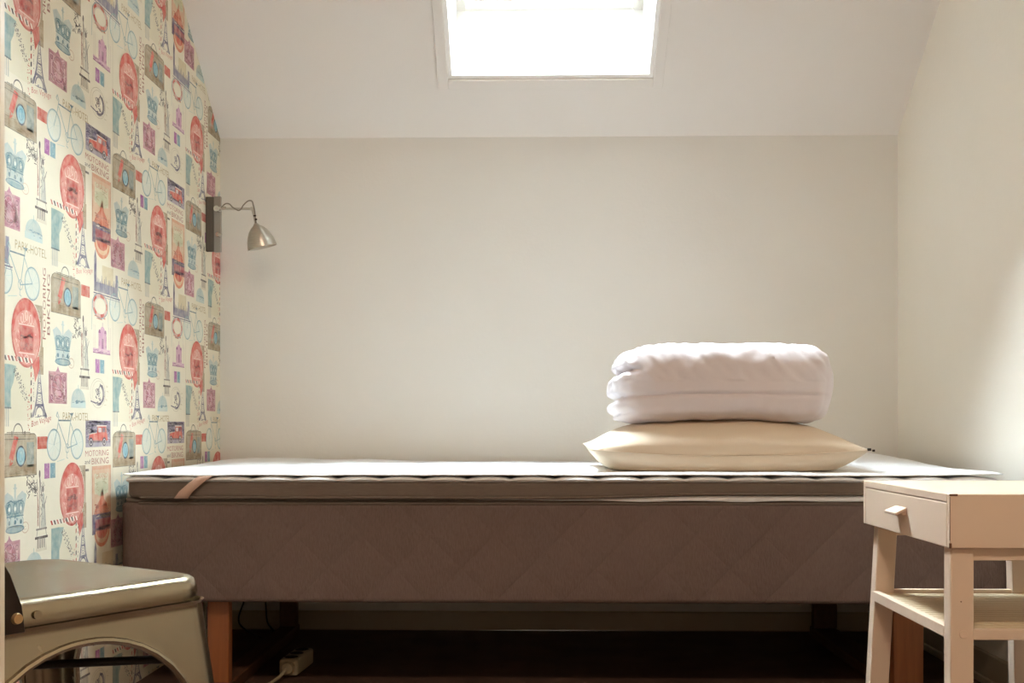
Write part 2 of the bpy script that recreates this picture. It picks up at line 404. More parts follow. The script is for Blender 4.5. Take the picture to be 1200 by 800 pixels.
def art_portrait(A, s, z):
    A.rect(s, z, s+8.6, z+6.4, '#c58c98', 2); A.rect(s+.35, z+.35, s+8.25, z+6.05, '#bb7a8c', 3)
    A.rect(s+.7, z+.6, s+7.9, z+5.8, '#c98f9a', 4)
    A.poly([(s+3.2, z+6.4), (s+5.4, z+6.4), (s+4.7, z+6.9), (s+4.3, z+7.6), (s+3.9, z+6.9)], '#b77290', 3)
    A.ell(s+4.3, z+3.4, 2.3, 2.3, '#b86f80', 5); A.ell(s+4.3, z+4.1, .9, 1.0, '#d6a5b2', 6, 14)
    A.poly([(s+2.7, z+1.6), (s+5.9, z+1.6), (s+5.2, z+3.1), (s+3.4, z+3.1)], '#d6a5b2', 6)
    A.ring(s+4.3, z+3.4, 2.6, 2.55, .2, '#8f4a70', 6)
    for cx in (1.3, 7.3):
        for cz in (1.2, 5.1): A.ring(s+cx, z+cz, .55, .55, .2, '#8f4a70', 6, 12)
        A.line([(s+cx, z+1.9), (s+cx, z+4.5)], .3, '#e6c8cd', 6)
    A.scrib(s+.5, z+.4, s+8, z+6, 30, '#a8646f', 7, .13); A.scrib(s+.5, z+.4, s+8, z+6, 24, '#e9cfd2', 7, .13)

def art_dome(A, s, z):
    A.ell(s+3.8, z+.6, 3.6, 2.9, '#bccbc6', 2, 22, 0, PI); A.rect(s, z-.6, s+7.6, z+.7, '#c2d4cf', 2)
    A.scrib(s+.3, z+.3, s+7.4, z+1.2, 12, '#7fa3ad', 3, .16); A.line([(s+3.8, z+3.4), (s+3.8, z+4.2)], .2, '#9dbcbc', 3)
    for q in range(6): A.line([(s+3.8, z+3.4), (s+.8+q*1.2, z+.9)], .07, '#9dbcbc', 3)

def art_hotel(A, s, z): A.text('PARK-HOTEL', s, z, s+13.2, z+1.7, '#b59f70', 3)

def art_pair(A, s, z):
    A.rect(s, z, s+2.3, z+3.0, '#a45a9c', 2); A.rect(s+2.6, z, s+5.0, z+3.0, '#6ea0ae', 2)
    A.ring(s+1.15, z+1.5, .7, .9, .12, '#c68cbc', 3, 12); A.ring(s+3.8, z+1.5, .7, .9, .12, '#9cc3c8', 3, 12)

def art_vtext(A, s, z):
    A.text('MOTORING', s, z, s+1.3, z+14, '#9a4a44', 3, 'v'); A.text('BIKING', s+1.9, z+1, s+3.2, z+13, '#8c443f', 3, 'v')

def art_ring(A, s, z):
    A.ell(s+4.4, z, 4.4, 2.7, '#d7cfc0', 1); A.ring(s+4.4, z, 4.5, 2.9, .28, '#8ba0a0', 3)
    for q in range(10):
        a0 = -.3+q*2*PI/10
        A.ring(s+4.4, z, 4.1, 2.6, .75, ('#cf5a50', '#ddb0a4')[q % 2], 4, 5, a0, a0+2*PI/10)
    A.ell(s+4.4, z-.1, 2.9, 1.7, '#ebe5d0', 5)
    A.line([(s-.1, z+1), (s-.4, z-5.6)], .2, '#9fb0ac', 3); A.line([(s+8.6, z-.6), (s+9.2, z-5.4)], .16, '#b7bfb8', 3)
    A.scrib(s+1.2, z-3.2, s+7.2, z-2.4, 10, '#c8655a', 5, .2)

def art_palace(A, s, z):
    p, d = '#cf9db8', '#9a5688'
    A.rect(s, z, s+9.8, z+1.1, '#dab4c4', 2); A.line([(s, z+.1), (s+9.8, z+.1)], .18, d, 3)
    A.rect(s+3.0, z+1.1, s+7.6, z+4.6, p, 2); A.ell(s+5.3, z+4.6, 1.5, 1.5, p, 2, 16, 0, PI)
    A.rect(s+4.9, z+1.2, s+5.9, z+3.4, d, 3); A.line([(s+5.3, z+6), (s+5.3, z+6.9)], .2, d, 3)
    for q in (3.6, 7.0): A.ell(s+q, z+4.6, .6, .8, d, 3, 10, 0, PI); A.scrib(s+q-.4, z+1.3, s+q+.4, z+4.3, 5, d, 3, .14)
    for q in (.4, 1.2, 9.0, 9.9): A.line([(s+q, z+1), (s+q, z+6.2)], .09, '#b8a39e', 3)
    A.scrib(s+.2, z+.2, s+9.6, z+1, 16, d, 3, .1)

def art_parliament(A, s, z):
    k, l = '#6d6780', '#928ea2'
    A.rect(s, z, s+1.3, z+7.4, k, 3); A.poly([(s, z+7.4), (s+1.3, z+7.4), (s+.65, z+9.2)], k, 3)
    A.rect(s+1.3, z, s+13.5, z+2.1, l, 2)
    r = random.Random(9)
    for q in range(15):
        x = s+1.6+q*.8; h = 2.1+r.uniform(.2, 2.0)
        A.poly([(x, z+2), (x+.45, z+2), (x+.3, z+h), (x+.15, z+h)], k, 3)
        A.line([(x+.2, z+.2), (x+.2, z+1.9)], .18, k, 3)
    A.rect(s+12.4, z, s+13.7, z+5.0, l, 3); A.rect(s+4.5, z+2, s+11, z+6.2, '#d9cba6', 1)
    A.line([(s-.3, z-.4), (s+15, z-.4)], .28, k, 4); A.line([(s-.3, z-.9), (s+15, z-.9)], .12, l, 4)

def art_poster(A, s, z):
    """z: bottom; 10.6 wide and 18 tall"""
    A.rect(s, z+6.6, s+10.6, z+18, '#d9a284', 2); A.rect(s+.5, z+7, s+10.1, z+17.2, '#dcb898', 3)
    A.rect(s+1.4, z+11.8, s+9.2, z+16.3, '#d8d3b4', 4); A.ell(s+5.3, z+13, 3.9, 1.7, '#c9c9a6', 5)
    A.text('GRAND', s+2.0, z+15.2, s+8.6, z+16.3, '#c98a68', 6)
    A.scrib(s+1.6, z+12.2, s+9, z+15.0, 10, '#b8ad86', 6, .2)
    A.poly([(s+.6, z+7), (s+10, z+7), (s+8.4, z+9.4), (s+6.6, z+10.6), (s+6.1, z+12.6), (s+5.6, z+13.0), (s+5.1, z+12.4), (s+4.4, z+10.6), (s+2.4, z+9.2)], '#cf6a4c', 5)
    A.line([(s+5.6, z+7), (s+5.6, z+12)], .3, '#e3a184', 6)
    A.scrib(s+1.5, z+7.2, s+9.4, z+9.6, 18, '#b04e3c', 6, .2)
    A.rect(s, z+6.2, s+10.6, z+7.4, '#5b4b70', 6); A.rect(s, z+3.6, s+10.6, z+6.2, '#9c4250', 6); A.rect(s, z+3.0, s+1.8, z+7.4, '#54476c', 7)
    A.scrib(s+2.2, z+6.6, s+10, z+7.0, 14, '#e6dcc8', 8, .22); A.scrib(s+2.2, z+3.9, s+10, z+4.5, 14, '#5c3a58', 8, .3)
    A.ell(s+5.6, z+3.6, 4.4, 3.6, '#d8805e', 4, 22, PI, 2*PI); A.ell(s+5.6, z+3.6, 3.7, 2.8, '#e0b890', 5, 22, PI, 2*PI)
    A.ell(s+5.6, z+3.6, 3.1, 1.8, '#cc5540', 6, 22, PI, 2*PI)
    A.line([(s+.1, z+3.4), (s+.1, z+18)], .16, '#c58a6c', 8); A.line([(s+10.5, z+3.4), (s+10.5, z+18)], .16, '#c58a6c', 8)

def art_words(A, s, z):
    A.text('MOTORING', s, z+1.8, s+13, z+3.1, '#b3645a', 3); A.text('BIKING', s+3.4, z, s+13, z+1.4, '#a4574f', 3)
    A.text('and', s-.2, z+.2, s+2.6, z+1.2, '#4a3a3c', 3); A.line([(s+.2, z-1.1), (s+1.8, z-1.1)], .5, '#3b3236', 3)

def art_car(A, s, z):
    A.rect(s, z, s+14, z+5.8, '#857a96', 2); A.rect(s, z, s+14, z+.9, '#a79fb0', 3)
    A.scrib(s+.3, z+3, s+13.7, z+5.6, 40, '#5c5276', 3, .22); A.scrib(s+.3, z+1.2, s+13.7, z+5.6, 26, '#b5adbd', 3, .18)
    A.poly([(s+1.6, z+1.5), (s+12.2, z+1.3), (s+12.0, z+2.9), (s+6.2, z+3.1), (s+2.0, z+2.7)], '#cc4b40', 5)
    A.poly([(s+6.0, z+3.0), (s+11.6, z+2.9), (s+11.3, z+4.5), (s+6.5, z+4.5)], '#c8483e', 5)
    A.rect(s+6.9, z+3.2, s+8.6, z+4.2, '#d9cfd0', 6); A.rect(s+9.1, z+3.2, s+10.8, z+4.2, '#7c5868', 6)
    A.rect(s+5.9, z+4.5, s+11.7, z+4.75, '#efe2d6', 6); A.line([(s+1.5, z+2.8), (s+6, z+3.1)], .18, '#efe2d6', 6)
    for wx in (2.8, 10.2): A.ell(s+wx, z+1.1, 1.15, 1.0, '#4b4258', 6, 16); A.ring(s+wx, z+1.1, .75, .65, .22, '#e2d8d4', 7, 14)
    A.line([(s+4, z+1.2), (s+9, z+1.2)], .25, '#6d2c30', 6)

def art_globe(A, s, z):
    A.ring(s+4.6, z, 4.3, 3.3, .1, '#b9b09a', 2); A.ring(s+5.0, z, 3.7, 2.8, .08, '#b9b09a', 2)
    A.ring(s+4.8, z-.2, 3.0, 2.5, .6, '#6f6a80', 4, 16, -1.9, 1.3); A.ring(s+5.2, z-.1, 3.0, 2.3, .2, '#4d4862', 5, 16, -1.7, 1.1)
    A.scrib(s+3.2, z-1.6, s+6.4, z+1.0, 14, '#5c5670', 4, .22); A.scrib(s+4.8, z+.2, s+7, z+1.8, 5, '#5c5670', 4, .2)
    A.line([(s+.6, z-1.8), (s+3.4, z-2.2), (s+4.6, z-1.9)], .3, '#6f6a80', 4)
    for q in range(5): A.scrib(s+7, z-2.6+q, s+10.5, z-2.2+q, 3, '#c4b795', 2, .1)

def art_mark(A, s, z):
    A.ring(s, z, 1.5, 1.1, .18, '#d3b49c', 2, 18); A.scrib(s-.8, z-.5, s+.8, z+.5, 5, '#d3b49c', 2, .12)

def make_tile():
    A = Art(); D = (20.8, 32.2)
    for k in (0, 1):
        ox, oz = D[0]*k, D[1]*k
        art_envelope(A, ox+0.0, oz+10.0)
        art_band(A, ox, oz+52.6); art_suitcase(A, ox, oz+52.6)
        art_bike(A, ox+1.5, oz+25.2 + (0.8 if k else 0))
        art_crown(A, ox+1.4, oz+42.2); art_liberty(A, ox+14.0, oz+37.6)
        art_brown(A, ox+0.6, oz+9.2); art_oval(A, ox+4.1, oz+9.2)
        art_tower(A, ox+12.4, oz-0.2); art_bon(A, ox+12.4, oz-2.6)
        art_portrait(A, ox-0.9, oz+34.3); art_dome(A, ox+9.6, oz+34.2); art_hotel(A, ox+5.7, oz+30.9)
        art_mark(A, ox+9.8, oz+42.8)
    art_pair(A, 18.0, 51.6); art_pair(A, 43.3, 9.7); art_vtext(A, 17.3, 15)
    art_ring(A, 41.6, 24.6); art_palace(A, 42.0, 14.0); art_parliament(A, 42.6, 27.6)
    art_poster(A, 41.4, 35.2); art_words(A, 37.8, 53.6); art_car(A, 38.0, 57.4); art_globe(A, 40.2, 5.2)
    return A

_text_cache = {}
def text_polys(t):
    if t in _text_cache: return _text_cache[t]
    cu = bpy.data.curves.new('lettering', 'FONT'); cu.body = t; cu.resolution_u = 2
    o = bpy.data.objects.new('lettering', cu); C.objects.link(o)
    bpy.context.view_layer.update()
    me = bpy.data.meshes.new_from_object(o.evaluated_get(bpy.context.evaluated_depsgraph_get()))
    P = [[(me.vertices[i].co.x, me.vertices[i].co.y) for i in p.vertices] for p in me.polygons]
    xs = [x for p in P for x, _ in p]; ys = [y for p in P for _, y in p]
    mnx, mxx, mny, mxy = min(xs), max(xs), min(ys), max(ys)
    P = [[((x-mnx)/(mxx-mnx), (y-mny)/(mxy-mny)) for x, y in p] for p in P]
    bpy.data.objects.remove(o); bpy.data.curves.remove(cu); bpy.data.meshes.remove(me)
    _text_cache[t] = P
    return P

def wallpaper_material():
    m = bpy.data.materials.new('travel_wallpaper'); m.use_nodes = True
    nt = m.node_tree; N = nt.nodes; L = nt.links; b = N['Principled BSDF']
    b.inputs['Roughness'].default_value = 0.7; b.inputs['Specular IOR Level'].default_value = 0.3
    at = N.new('ShaderNodeAttribute'); at.attribute_name = 'ink'
    tc = N.new('ShaderNodeTexCoord')
    n = N.new('ShaderNodeTexNoise'); n.inputs['Scale'].default_value = 55; n.inputs['Detail'].default_value = 5
    L.new(tc.outputs['Object'], n.inputs['Vector'])
    mr = N.new('ShaderNodeMapRange'); mr.inputs['From Min'].default_value = .35; mr.inputs['From Max'].default_value = .75
    mr.inputs['To Min'].default_value = 0.05; mr.inputs['To Max'].default_value = .45
    L.new(n.outputs['Fac'], mr.inputs['Value'])
    mx = N.new('ShaderNodeMix'); mx.data_type = 'RGBA'
    mx.inputs['B'].default_value = (*hexc('#e6dfc9'), 1)
    L.new(mr.outputs['Result'], mx.inputs['Factor']); L.new(at.outputs['Color'], mx.inputs['A'])
    n2 = N.new('ShaderNodeTexNoise'); n2.inputs['Scale'].default_value = 9
    L.new(tc.outputs['Object'], n2.inputs['Vector'])
    mr2 = N.new('ShaderNodeMapRange'); mr2.inputs['To Min'].default_value = 0.93; mr2.inputs['To Max'].default_value = 1.04
    L.new(n2.outputs['Fac'], mr2.inputs['Value'])
    vm = N.new('ShaderNodeVectorMath'); vm.operation = 'SCALE'
    L.new(mx.outputs['Result'], vm.inputs[0]); L.new(mr2.outputs['Result'], vm.inputs['Scale'])
    L.new(vm.outputs[0], b.inputs['Base Color'])
    return m

def build_wall_left():
    bm = bmesh.new(); lay = bm.loops.layers.float_color.new('ink')
    paper = (*hexc('#e9e2cd'), 1)
    def add(pts3, col):
        try: f = bm.faces.new([bm.verts.new(p) for p in pts3])
        except ValueError: return
        for l in f.loops: l[lay] = col
    A = make_tile()
    items = []
    for pts, col, ly in A.polys: items.append((pts, col, ly))
    for t, x0, z0, x1, z1, col, ly, rot in A.texts:
        for p in text_polys(t):
            if rot == 'v': q = [(x0+(1-v)*(x1-x0), z0+u*(z1-z0)) for u, v in p]
            else:
                q = [(x0+u*(x1-x0), z0+v*(z1-z0)+u*(x1-x0)*(rot or 0)) for u, v in p]
            items.append((q, col, ly))
    Y0 = 1.98; cc = {}
    for i in range(-3, 3):
        for j in range(-1, 4):
            for pts, col, ly in items:
                yy = [Y0+.53*i+p[0]/100 for p in pts]; zz = [.64*j+p[1]/100 for p in pts]
                if max(yy) < 0.80 or min(yy) > YB or max(zz) < 0 or min(zz) > ZC: continue
                if min(zz) > ZK+(YB-min(yy))*TS: continue
                c = cc.setdefault(col, (*hexc(col), 1))
                ar = sum(yy[k]*zz[(k+1) % len(yy)]-yy[(k+1) % len(yy)]*zz[k] for k in range(len(yy)))
                P = [(XL+ly*.00009, y, z) for y, z in zip(yy, zz)]
                if ar < 0: P.reverse()
                add(P, c)
    def cut(co, no):
        g = list(bm.verts)+list(bm.edges)+list(bm.faces)
        bmesh.ops.bisect_plane(bm, geom=g, plane_co=co, plane_no=no, clear_outer=True)
    cut((0, YB-.0005, 0), (0, 1, 0)); cut((0, 0.801, 0), (0, -1, 0)); cut((0, 0, .001), (0, 0, -1)); cut((0, 0, ZC-.001), (0, 0, 1))
    cut((0, YB, ZK-.001), tuple(NRM))
    # the wall itself, the paper as its face
    x0, x1 = XL-.12, XL
    prof = [(YH, 0), (YB, 0), (YB, ZK), (YC, ZC), (YH, ZC)]
    add([(x1, y, z) for y, z in prof], paper)
    add([(x0, y, z) for y, z in reversed(prof)], paper)
    for k in range(5):
        (ya, za), (yb, zb) = prof[k], prof[(k+1) % 5]
        add([(x1, yb, zb), (x1, ya, za), (x0, ya, za), (x0, yb, zb)], paper)
    # seams of the paper strips: hairline gaps
    for i in range(-2, 3):
        y = Y0+.53*i
        if y < .81 or y > YB-.01: continue
        zt = min(ZC, ZK+(YB-y)*TS)-.01
        add([(x1+.0009, y, 0.002), (x1+.0009, y+.0012, 0.002), (x1+.0009, y+.0012, zt), (x1+.0009, y, zt)], (*hexc('#b5aa92'), 1))
    return obj('wall_left', bm, wallpaper_material(), smooth=False, fixn=False)

struct(build_wall_left(), 'left wall papered with red, teal and tan travel stamps, bicycles and suitcases')

# ------------------------------------------------------------------ room shell
struct(obj('floor', MB().box((XL-.12, YH-.1, -.1), (XR+.12, YB+.12, 0)), M['floor'], smooth=False), 'dark brown floor under the bed')
struct(obj('wall_back', MB().box((XL-.12, YB, -.1), (XR+.12, YB+.12, ZK+.0)), M['wall'], smooth=False), 'low beige painted wall behind the bed')
mb = MB()
prof = [(YH, 0), (YB, 0), (YB, ZK), (YC, ZC), (YH, ZC)]
mb.quadmesh([(XR, y, z) for y, z in prof]+[(XR+.12, y, z) for y, z in prof],
            [(4, 3, 2, 1, 0), (5, 6, 7, 8, 9)]+[(k, (k+1) % 5, 5+(k+1) % 5, 5+k) for k in range(5)])
struct(obj('wall_right', mb, M['wall_r'], smooth=False), 'plain cream painted wall on the right')
struct(obj('wall_rear', MB().box((XL-.12, YH-.1, 0), (XR+.12, YH, ZC)), M['rear'], smooth=False))

# skylight opening in the slope
SX0, SX1 = -.252, .341
P0 = Vector((0, 3.213, ZK+(YB-3.213)*TS))      # lower edge of the opening, on the slope
LEN = .92
u0 = (P0-Vector((0, YB, ZK))).length            # distance up the slope
uT = (ZC-ZK)/sa
RT = .33                                         # depth of the light shaft
def sl(x, u, d): return tuple(Vector((x, YB, ZK))+SLO*u+NRM*d)
mb = MB()
X = [XL-.12, SX0, SX1, XR+.12]; U = [0, u0, u0+LEN, uT]
for i in range(3):
    for j in range(3):
        if i == 1 and j == 1: continue
        mb.quadmesh([sl(X[i], U[j], 0), sl(X[i+1], U[j], 0), sl(X[i+1], U[j+1], 0), sl(X[i], U[j+1], 0)], [(0, 1, 2, 3)])
        mb.quadmesh([sl(X[i], U[j], RT), sl(X[i+1], U[j], RT), sl(X[i+1], U[j+1], RT), sl(X[i], U[j+1], RT)], [(3, 2, 1, 0)])
for (xa, ua, xb, ub) in ((XL-.12, 0, XR+.12, 0), (XL-.12, uT, XR+.12, uT), (XL-.12, 0, XL-.12, uT), (XR+.12, 0, XR+.12, uT)):
    mb.quadmesh([sl(xa, ua, 0), sl(xb, ub, 0), sl(xb, ub, RT), sl(xa, ua, RT)], [(0, 1, 2, 3)])
mb.box((XL-.12, YH-.1, ZC), (XR+.12, YC+.0, ZC+.12))
bmesh.ops.remove_doubles(mb.bm, verts=mb.bm.verts, dist=1e-5)
struct(obj('ceiling', mb, M['ceil'], smooth=False, fixn=False), 'white sloping attic ceiling')

def sbox(mb, x0, x1, a0, a1, d0, d1):
    p = [sl(x, u, d) for d in (d0, d1) for (x, u) in ((x0, a0), (x1, a0), (x1, a1), (x0, a1))]
    return mb.quadmesh(p, [(3,2,1,0),(4,5,6,7),(0,1,5,4),(1,2,6,5),(2,3,7,6),(3,0,4,7)])
# window: lining, frame, sash, glass
wroot = bpy.data.objects.new('window_1', None); C.objects.link(wroot); wroot.location = sl((SX0+SX1)/2, u0, 0)
struct(wroot, 'bright skylight in the sloping ceiling above the bed')
u1 = u0+LEN; t = .012
mb = MB()
sbox(mb, SX0-.0, SX0+t, u0, u1, .0, RT); sbox(mb, SX1-t, SX1, u0, u1, .0, RT)
sbox(mb, SX0+t, SX1-t, u0, u0+t, .0, RT); sbox(mb, SX0+t, SX1-t, u1-t, u1, .0, RT)
obj('lining', mb, M['reveal'], wroot, smooth=False)
mb = MB(); fw = .04
sbox(mb, SX0, SX0+fw, u0, u1, RT, RT+.05); sbox(mb, SX1-fw, SX1, u0, u1, RT, RT+.05)
sbox(mb, SX0+fw, SX1-fw, u0, u0+fw*.5, RT, RT+.05); sbox(mb, SX0+fw, SX1-fw, u1-fw, u1, RT, RT+.05)
obj('window_frame', mb, M['reveal'], wroot, smooth=False, bevel=.002)
mb = MB(); a, b, c, d = SX0+fw+.004, SX1-fw-.004, u0+fw*.5+.004, u1-fw-.004; sw = .035
sbox(mb, a, a+sw, c, d, RT+.03, RT+.07); sbox(mb, b-sw, b, c, d, RT+.03, RT+.07)
sbox(mb, a+sw, b-sw, c, c+sw, RT+.03, RT+.07); sbox(mb, a+sw, b-sw, d-sw, d, RT+.03, RT+.07)
obj('window_sash', mb, M['reveal'], wroot, smooth=False, bevel=.002)
mb = MB(); sbox(mb, a+sw-.003, b-sw+.003, c+sw-.003, d-sw+.003, RT+.045, RT+.049)
obj('glass', mb, M['glass'], wroot, smooth=False)
mb = MB(); cw = .03
sbox(mb, SX0-cw, SX0, u0-cw, u1+cw, -.009, 0); sbox(mb, SX1, SX1+cw, u0-cw, u1+cw, -.009, 0)
sbox(mb, SX0, SX1, u0-cw, u0, -.009, 0); sbox(mb, SX0, SX1, u1, u1+cw, -.009, 0)
struct(obj('trim_1', mb, M['ceil'], smooth=False, bevel=.002), 'flat casing around the skylight opening')

# baseboards
mb = MB().box((XL, YB-.014, 0), (XR, YB, .058))
struct(obj('baseboard_back', mb, M['base_board'], bevel=.004), 'baseboard along the wall under the bed')
mb = MB().box((XR-.014, .9, 0), (XR, YB-.014, .075)).box((XR-.022, .9, 0), (XR-.014, YB-.014, .02))
struct(obj('baseboard_right', mb, M['base_board'], bevel=.004), 'cream baseboard along the right wall')
# doorway edge at the far left of the picture
struct(obj('wall_front', MB().box((XL, .73, 0), (-.3885, .791, ZC)), M['jamb'], smooth=False), 'brown end of the doorway wall')
struct(obj('trim_2', MB().box((-.455, .7915, 0), (-.3855, .7995, ZC)), M['trim'], bevel=.001), 'narrow cream door casing at the left edge')

# ------------------------------------------------------------------ bed
YF = 2.485; BX0, BX1 = -.945, 1.062
bed = thing('bed', 'grey quilted single bed base on brown wooden legs under the skylight', 'bed', (.06, 2.93, 0))
def rbox_rings(x0, x1, y0, y1, z0, z1, r, rz, n=6, xs=0):
    """rounded block as rings from bottom to top"""
    def ring(ins, z):
        pts = []
        for cx, cy, a in ((x1-r, y1-r, 0), (x0+r, y1-r, PI/2), (x0+r, y0+r, PI), (x1-r, y0+r, 1.5*PI)):
            for k in range(n+1):
                t = a+PI/2*k/n; pts.append((cx+(r-ins)*math.cos(t), cy+(r-ins)*math.sin(t), z))
            if xs and a == PI/2: pass
        if xs:
            (ax, ay, _), (bx_, by_, _) = pts[3*(n+1)-1], pts[3*(n+1)]
            mid = [(ax+(bx_-ax)*k/xs, ay, z) for k in range(1, xs)]
            (cx_, cy_, _), (dx_, dy_, _) = pts[n], pts[n+1]
            mid2 = [(cx_+(dx_-cx_)*k/xs, cy_, z) for k in range(1, xs)]
            pts = pts[:n+1]+mid2+pts[n+1:3*(n+1)]+mid+pts[3*(n+1):]
        return pts
    R = []
    for k in range(n+1):
        t = PI/2*k/n; R.append(ring(rz*(1-math.sin(t)), z0+rz*(1-math.cos(t))))
    for k in range(1, 6): R.append(ring(0, z0+rz+(z1-z0-2*rz)*k/6))
    for k in range(n+1):
        t = PI/2*k/n; R.append(ring(rz*(1-math.cos(t)), z1-rz+rz*math.sin(t)))
    return R
mb = MB(); mb.loft(rbox_rings(BX0, BX1, YF, 3.373, .222, .447, .045, .012))
base = obj('bed_base', mb, M['quilt'], bed)
pp = []
for k in range(61):
    x = BX0+.05+(BX1-BX0-.1)*k/60; pp.append((x, YF+.003, .446))
obj('piping', MB().tube(pp, .0035, 8), M['fabric_dark'], base)
mb = MB(); mb.loft(rbox_rings(BX0+.008, BX1-.008, YF+.006, 3.345, .4465, .456, .04, .004))
obj('top_panel', mb, M['fabric_dark'], bed)
def lift(x):
    t = max(0, min(1, (x-.06)/.35)); return .0085*t*t*(3-2*t)
rows = []
for k in range(81):
    x = -.18+1.19*k/80; e_ = max(0, min(1, (x+.18)/.35, (1.01-x)/.02+.2)); l_ = lift(x)*e_
    rows.append([(x, YF-.001+.002*math.sin(x*23), .4562-.0047*e_-.001*e_*math.sin(x*31)), (x, YF-.004, .4563-.0028*e_), (x, YF-.003, .4560+l_*.9), (x, YF+.004, .4566+l_), (x, 3.2, .4566+l_*.98), (x, 3.2, .4563)])
obj('folded_sheet', MB().loft(rows), M['white_cloth'], bed)['label'] = 'edge of a white sheet between the base and the mattress'
for xs, lab in (((-.752, -.702), 'orange brown wooden leg'), ((.812, .880), 'dark brown wooden leg')):
    for y0 in (2.53, 3.25):
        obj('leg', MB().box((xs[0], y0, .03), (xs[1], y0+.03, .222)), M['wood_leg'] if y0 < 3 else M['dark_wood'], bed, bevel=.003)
    obj('leg_runner', MB().box((xs[0], 2.51, 0), (xs[1], 3.30, .03)), M['dark_wood'], bed, bevel=.003)

# thin mattress
mt = thing('mattress', 'thin grey mattress with scalloped white quilted top lying on the bed base', 'mattress', (.06, 2.93, .456))
MX0, MX1, MY0 = -.928, 1.03, 2.475
def mz(x): return .006*max(0, math.sin((x+.2)*1.9))*(x > -.2) - 0
R = rbox_rings(MX0, MX1, MY0, 3.34, .4575, .498, .05, .010, xs=24)
mb = MB(); mb.loft([[(p[0], p[1], p[2]+lift(p[0])*1.12*max(0, 1-(p[2]-.4575)/.036)) for p in r] for r in R])
border = obj('border', mb, M['fabric_dark'], mt)
pts = [(MX0+.04+(MX1-MX0-.08)*k/50, MY0+.001, .4595+lift(MX0+.04+(MX1-MX0-.08)*k/50)*1.1) for k in range(51)]
obj('piping', MB().tube(pts, .003, 8), M['fabric_dark'], border)
# quilted scalloped white top: front edge drooping lobes
mb = MB(); nx, ny = 520, 14
W = .097
def scallop(x): return abs(math.sin(PI*(x-MX0)/W))**.6
rows = []
prof_s = [(0.012, -.002), (0.004, -.001), (-.002, .002), (-.004, .005), (-.001, .009), (.006, .0118), (.03, .0122), (.10, .0122)]
for dy, dz in prof_s:
    r = []
    for i in range(nx+1):
        x = MX0+.01+(MX1-MX0-.02)*i/nx; s_ = scallop(x)
        puff = (-.0035*s_ if dz < .010 else 0)
        zz = .4955+(dz*(.40+.60*s_) if dz > .004 else dz)
        r.append((x, MY0+dy+puff, zz))
    rows.append(r)
rows.append([(x, 3.33, z) for x, y, z in rows[-1]])
rows.append([(x, 3.335, .4945) for x, y, z in rows[-1]])
mb.loft(rows, cap=False, closed=False)
obj('quilted_top', mb, M['white_cloth'], mt)['label'] = 'white quilted mattress top with scalloped edge'

# white mattress pad on top, rumpled at the back
pad = thing('mattress_pad', 'white mattress pad rumpled at the back, spread over the grey mattress', 'mattress pad', (.06, 2.93, .509))
PX0, PX1, PY0, PY1 = -.935, 1.045, 2.47, 3.355
def pad_z(x, y):
    t = (y-PY0)/(PY1-PY0)
    z = .5095
    z += .030*math.exp(-((x-.93)/.14)**2)*max(0, min(1, (t-.35)/.5))
    z += .012*math.exp(-((x+.80)/.17)**2)*max(0, (t-.3))*1.3
    z += .007*math.exp(-((x+.5)/.12)**2)*max(0, (t-.3))
    z += .0020*noise.noise(Vector((x*7, y*7, 1)))+.001*noise.noise(Vector((x*22, y*17, 5)))
    z += .003*math.exp(-((x-1.0)/.06)**2)*(1-t)
    if t > .97: z -= .004
    return z
nx, ny = 170, 60
top, bot = [], []
for j in range(ny+1):
    t = j/ny; y = PY0+(PY1-PY0)*t
    rt, rb = [], []
    for i in range(nx+1):
        s_ = i/nx; x = PX0+(PX1-PX0)*s_
        yy = y+.003*math.sin(x*9)*(1-t)+ (.03*max(0, (abs(s_-.5)*2-.97)/.03)**2 if t < .03 else 0)
        e = min(s_, 1-s_)*nx; e2 = min(t, 1-t)*ny
        th = .0055*min(1, .35+.35*min(e, e2))
        z = pad_z(x, y)
        rt.append((x, yy, z+th)); rb.append((x, yy, z-.0005))
    top.append(rt); bot.append(rb)
mb = MB(); bm = mb.bm
VT = [[bm.verts.new(p) for p in r] for r in top]; VB = [[bm.verts.new(p) for p in r] for r in bot]
for j in range(ny):
    for i in range(nx):
        bm.faces.new((VT[j][i], VT[j][i+1], VT[j+1][i+1], VT[j+1][i]))
        bm.faces.new((VB[j+1][i], VB[j+1][i+1], VB[j][i+1], VB[j][i]))
for i in range(nx):
    bm.faces.new((VB[0][i], VB[0][i+1], VT[0][i+1], VT[0][i])); bm.faces.new((VT[ny][i], VT[ny][i+1], VB[ny][i+1], VB[ny][i]))
for j in range(ny):
    bm.faces.new((VT[j][0], VT[j+1][0], VB[j+1][0], VB[j][0])); bm.faces.new((VB[j][nx], VB[j+1][nx], VT[j+1][nx], VT[j][nx]))
obj('cloth', mb, M['white_cloth'], pad)
# elastic strap, running from under the pad round the mattress front
mb = MB(); L0 = []
sp = [(-.742, 2.500, .5085), (-.752, 2.470, .5075), (-.758, 2.4645, .5035), (-.774, 2.4625, .492), (-.795, 2.4635, .474), (-.808, 2.467, .4585), (-.811, 2.49, .4572)]
w = .031
mb.loft([[(x, y, z), (x+w, y, z)] for x, y, z in sp], cap=False, closed=False)
obj('strap', mb, M['strap'], pad, solid=.0012)['label'] = 'pinkish elastic corner strap'

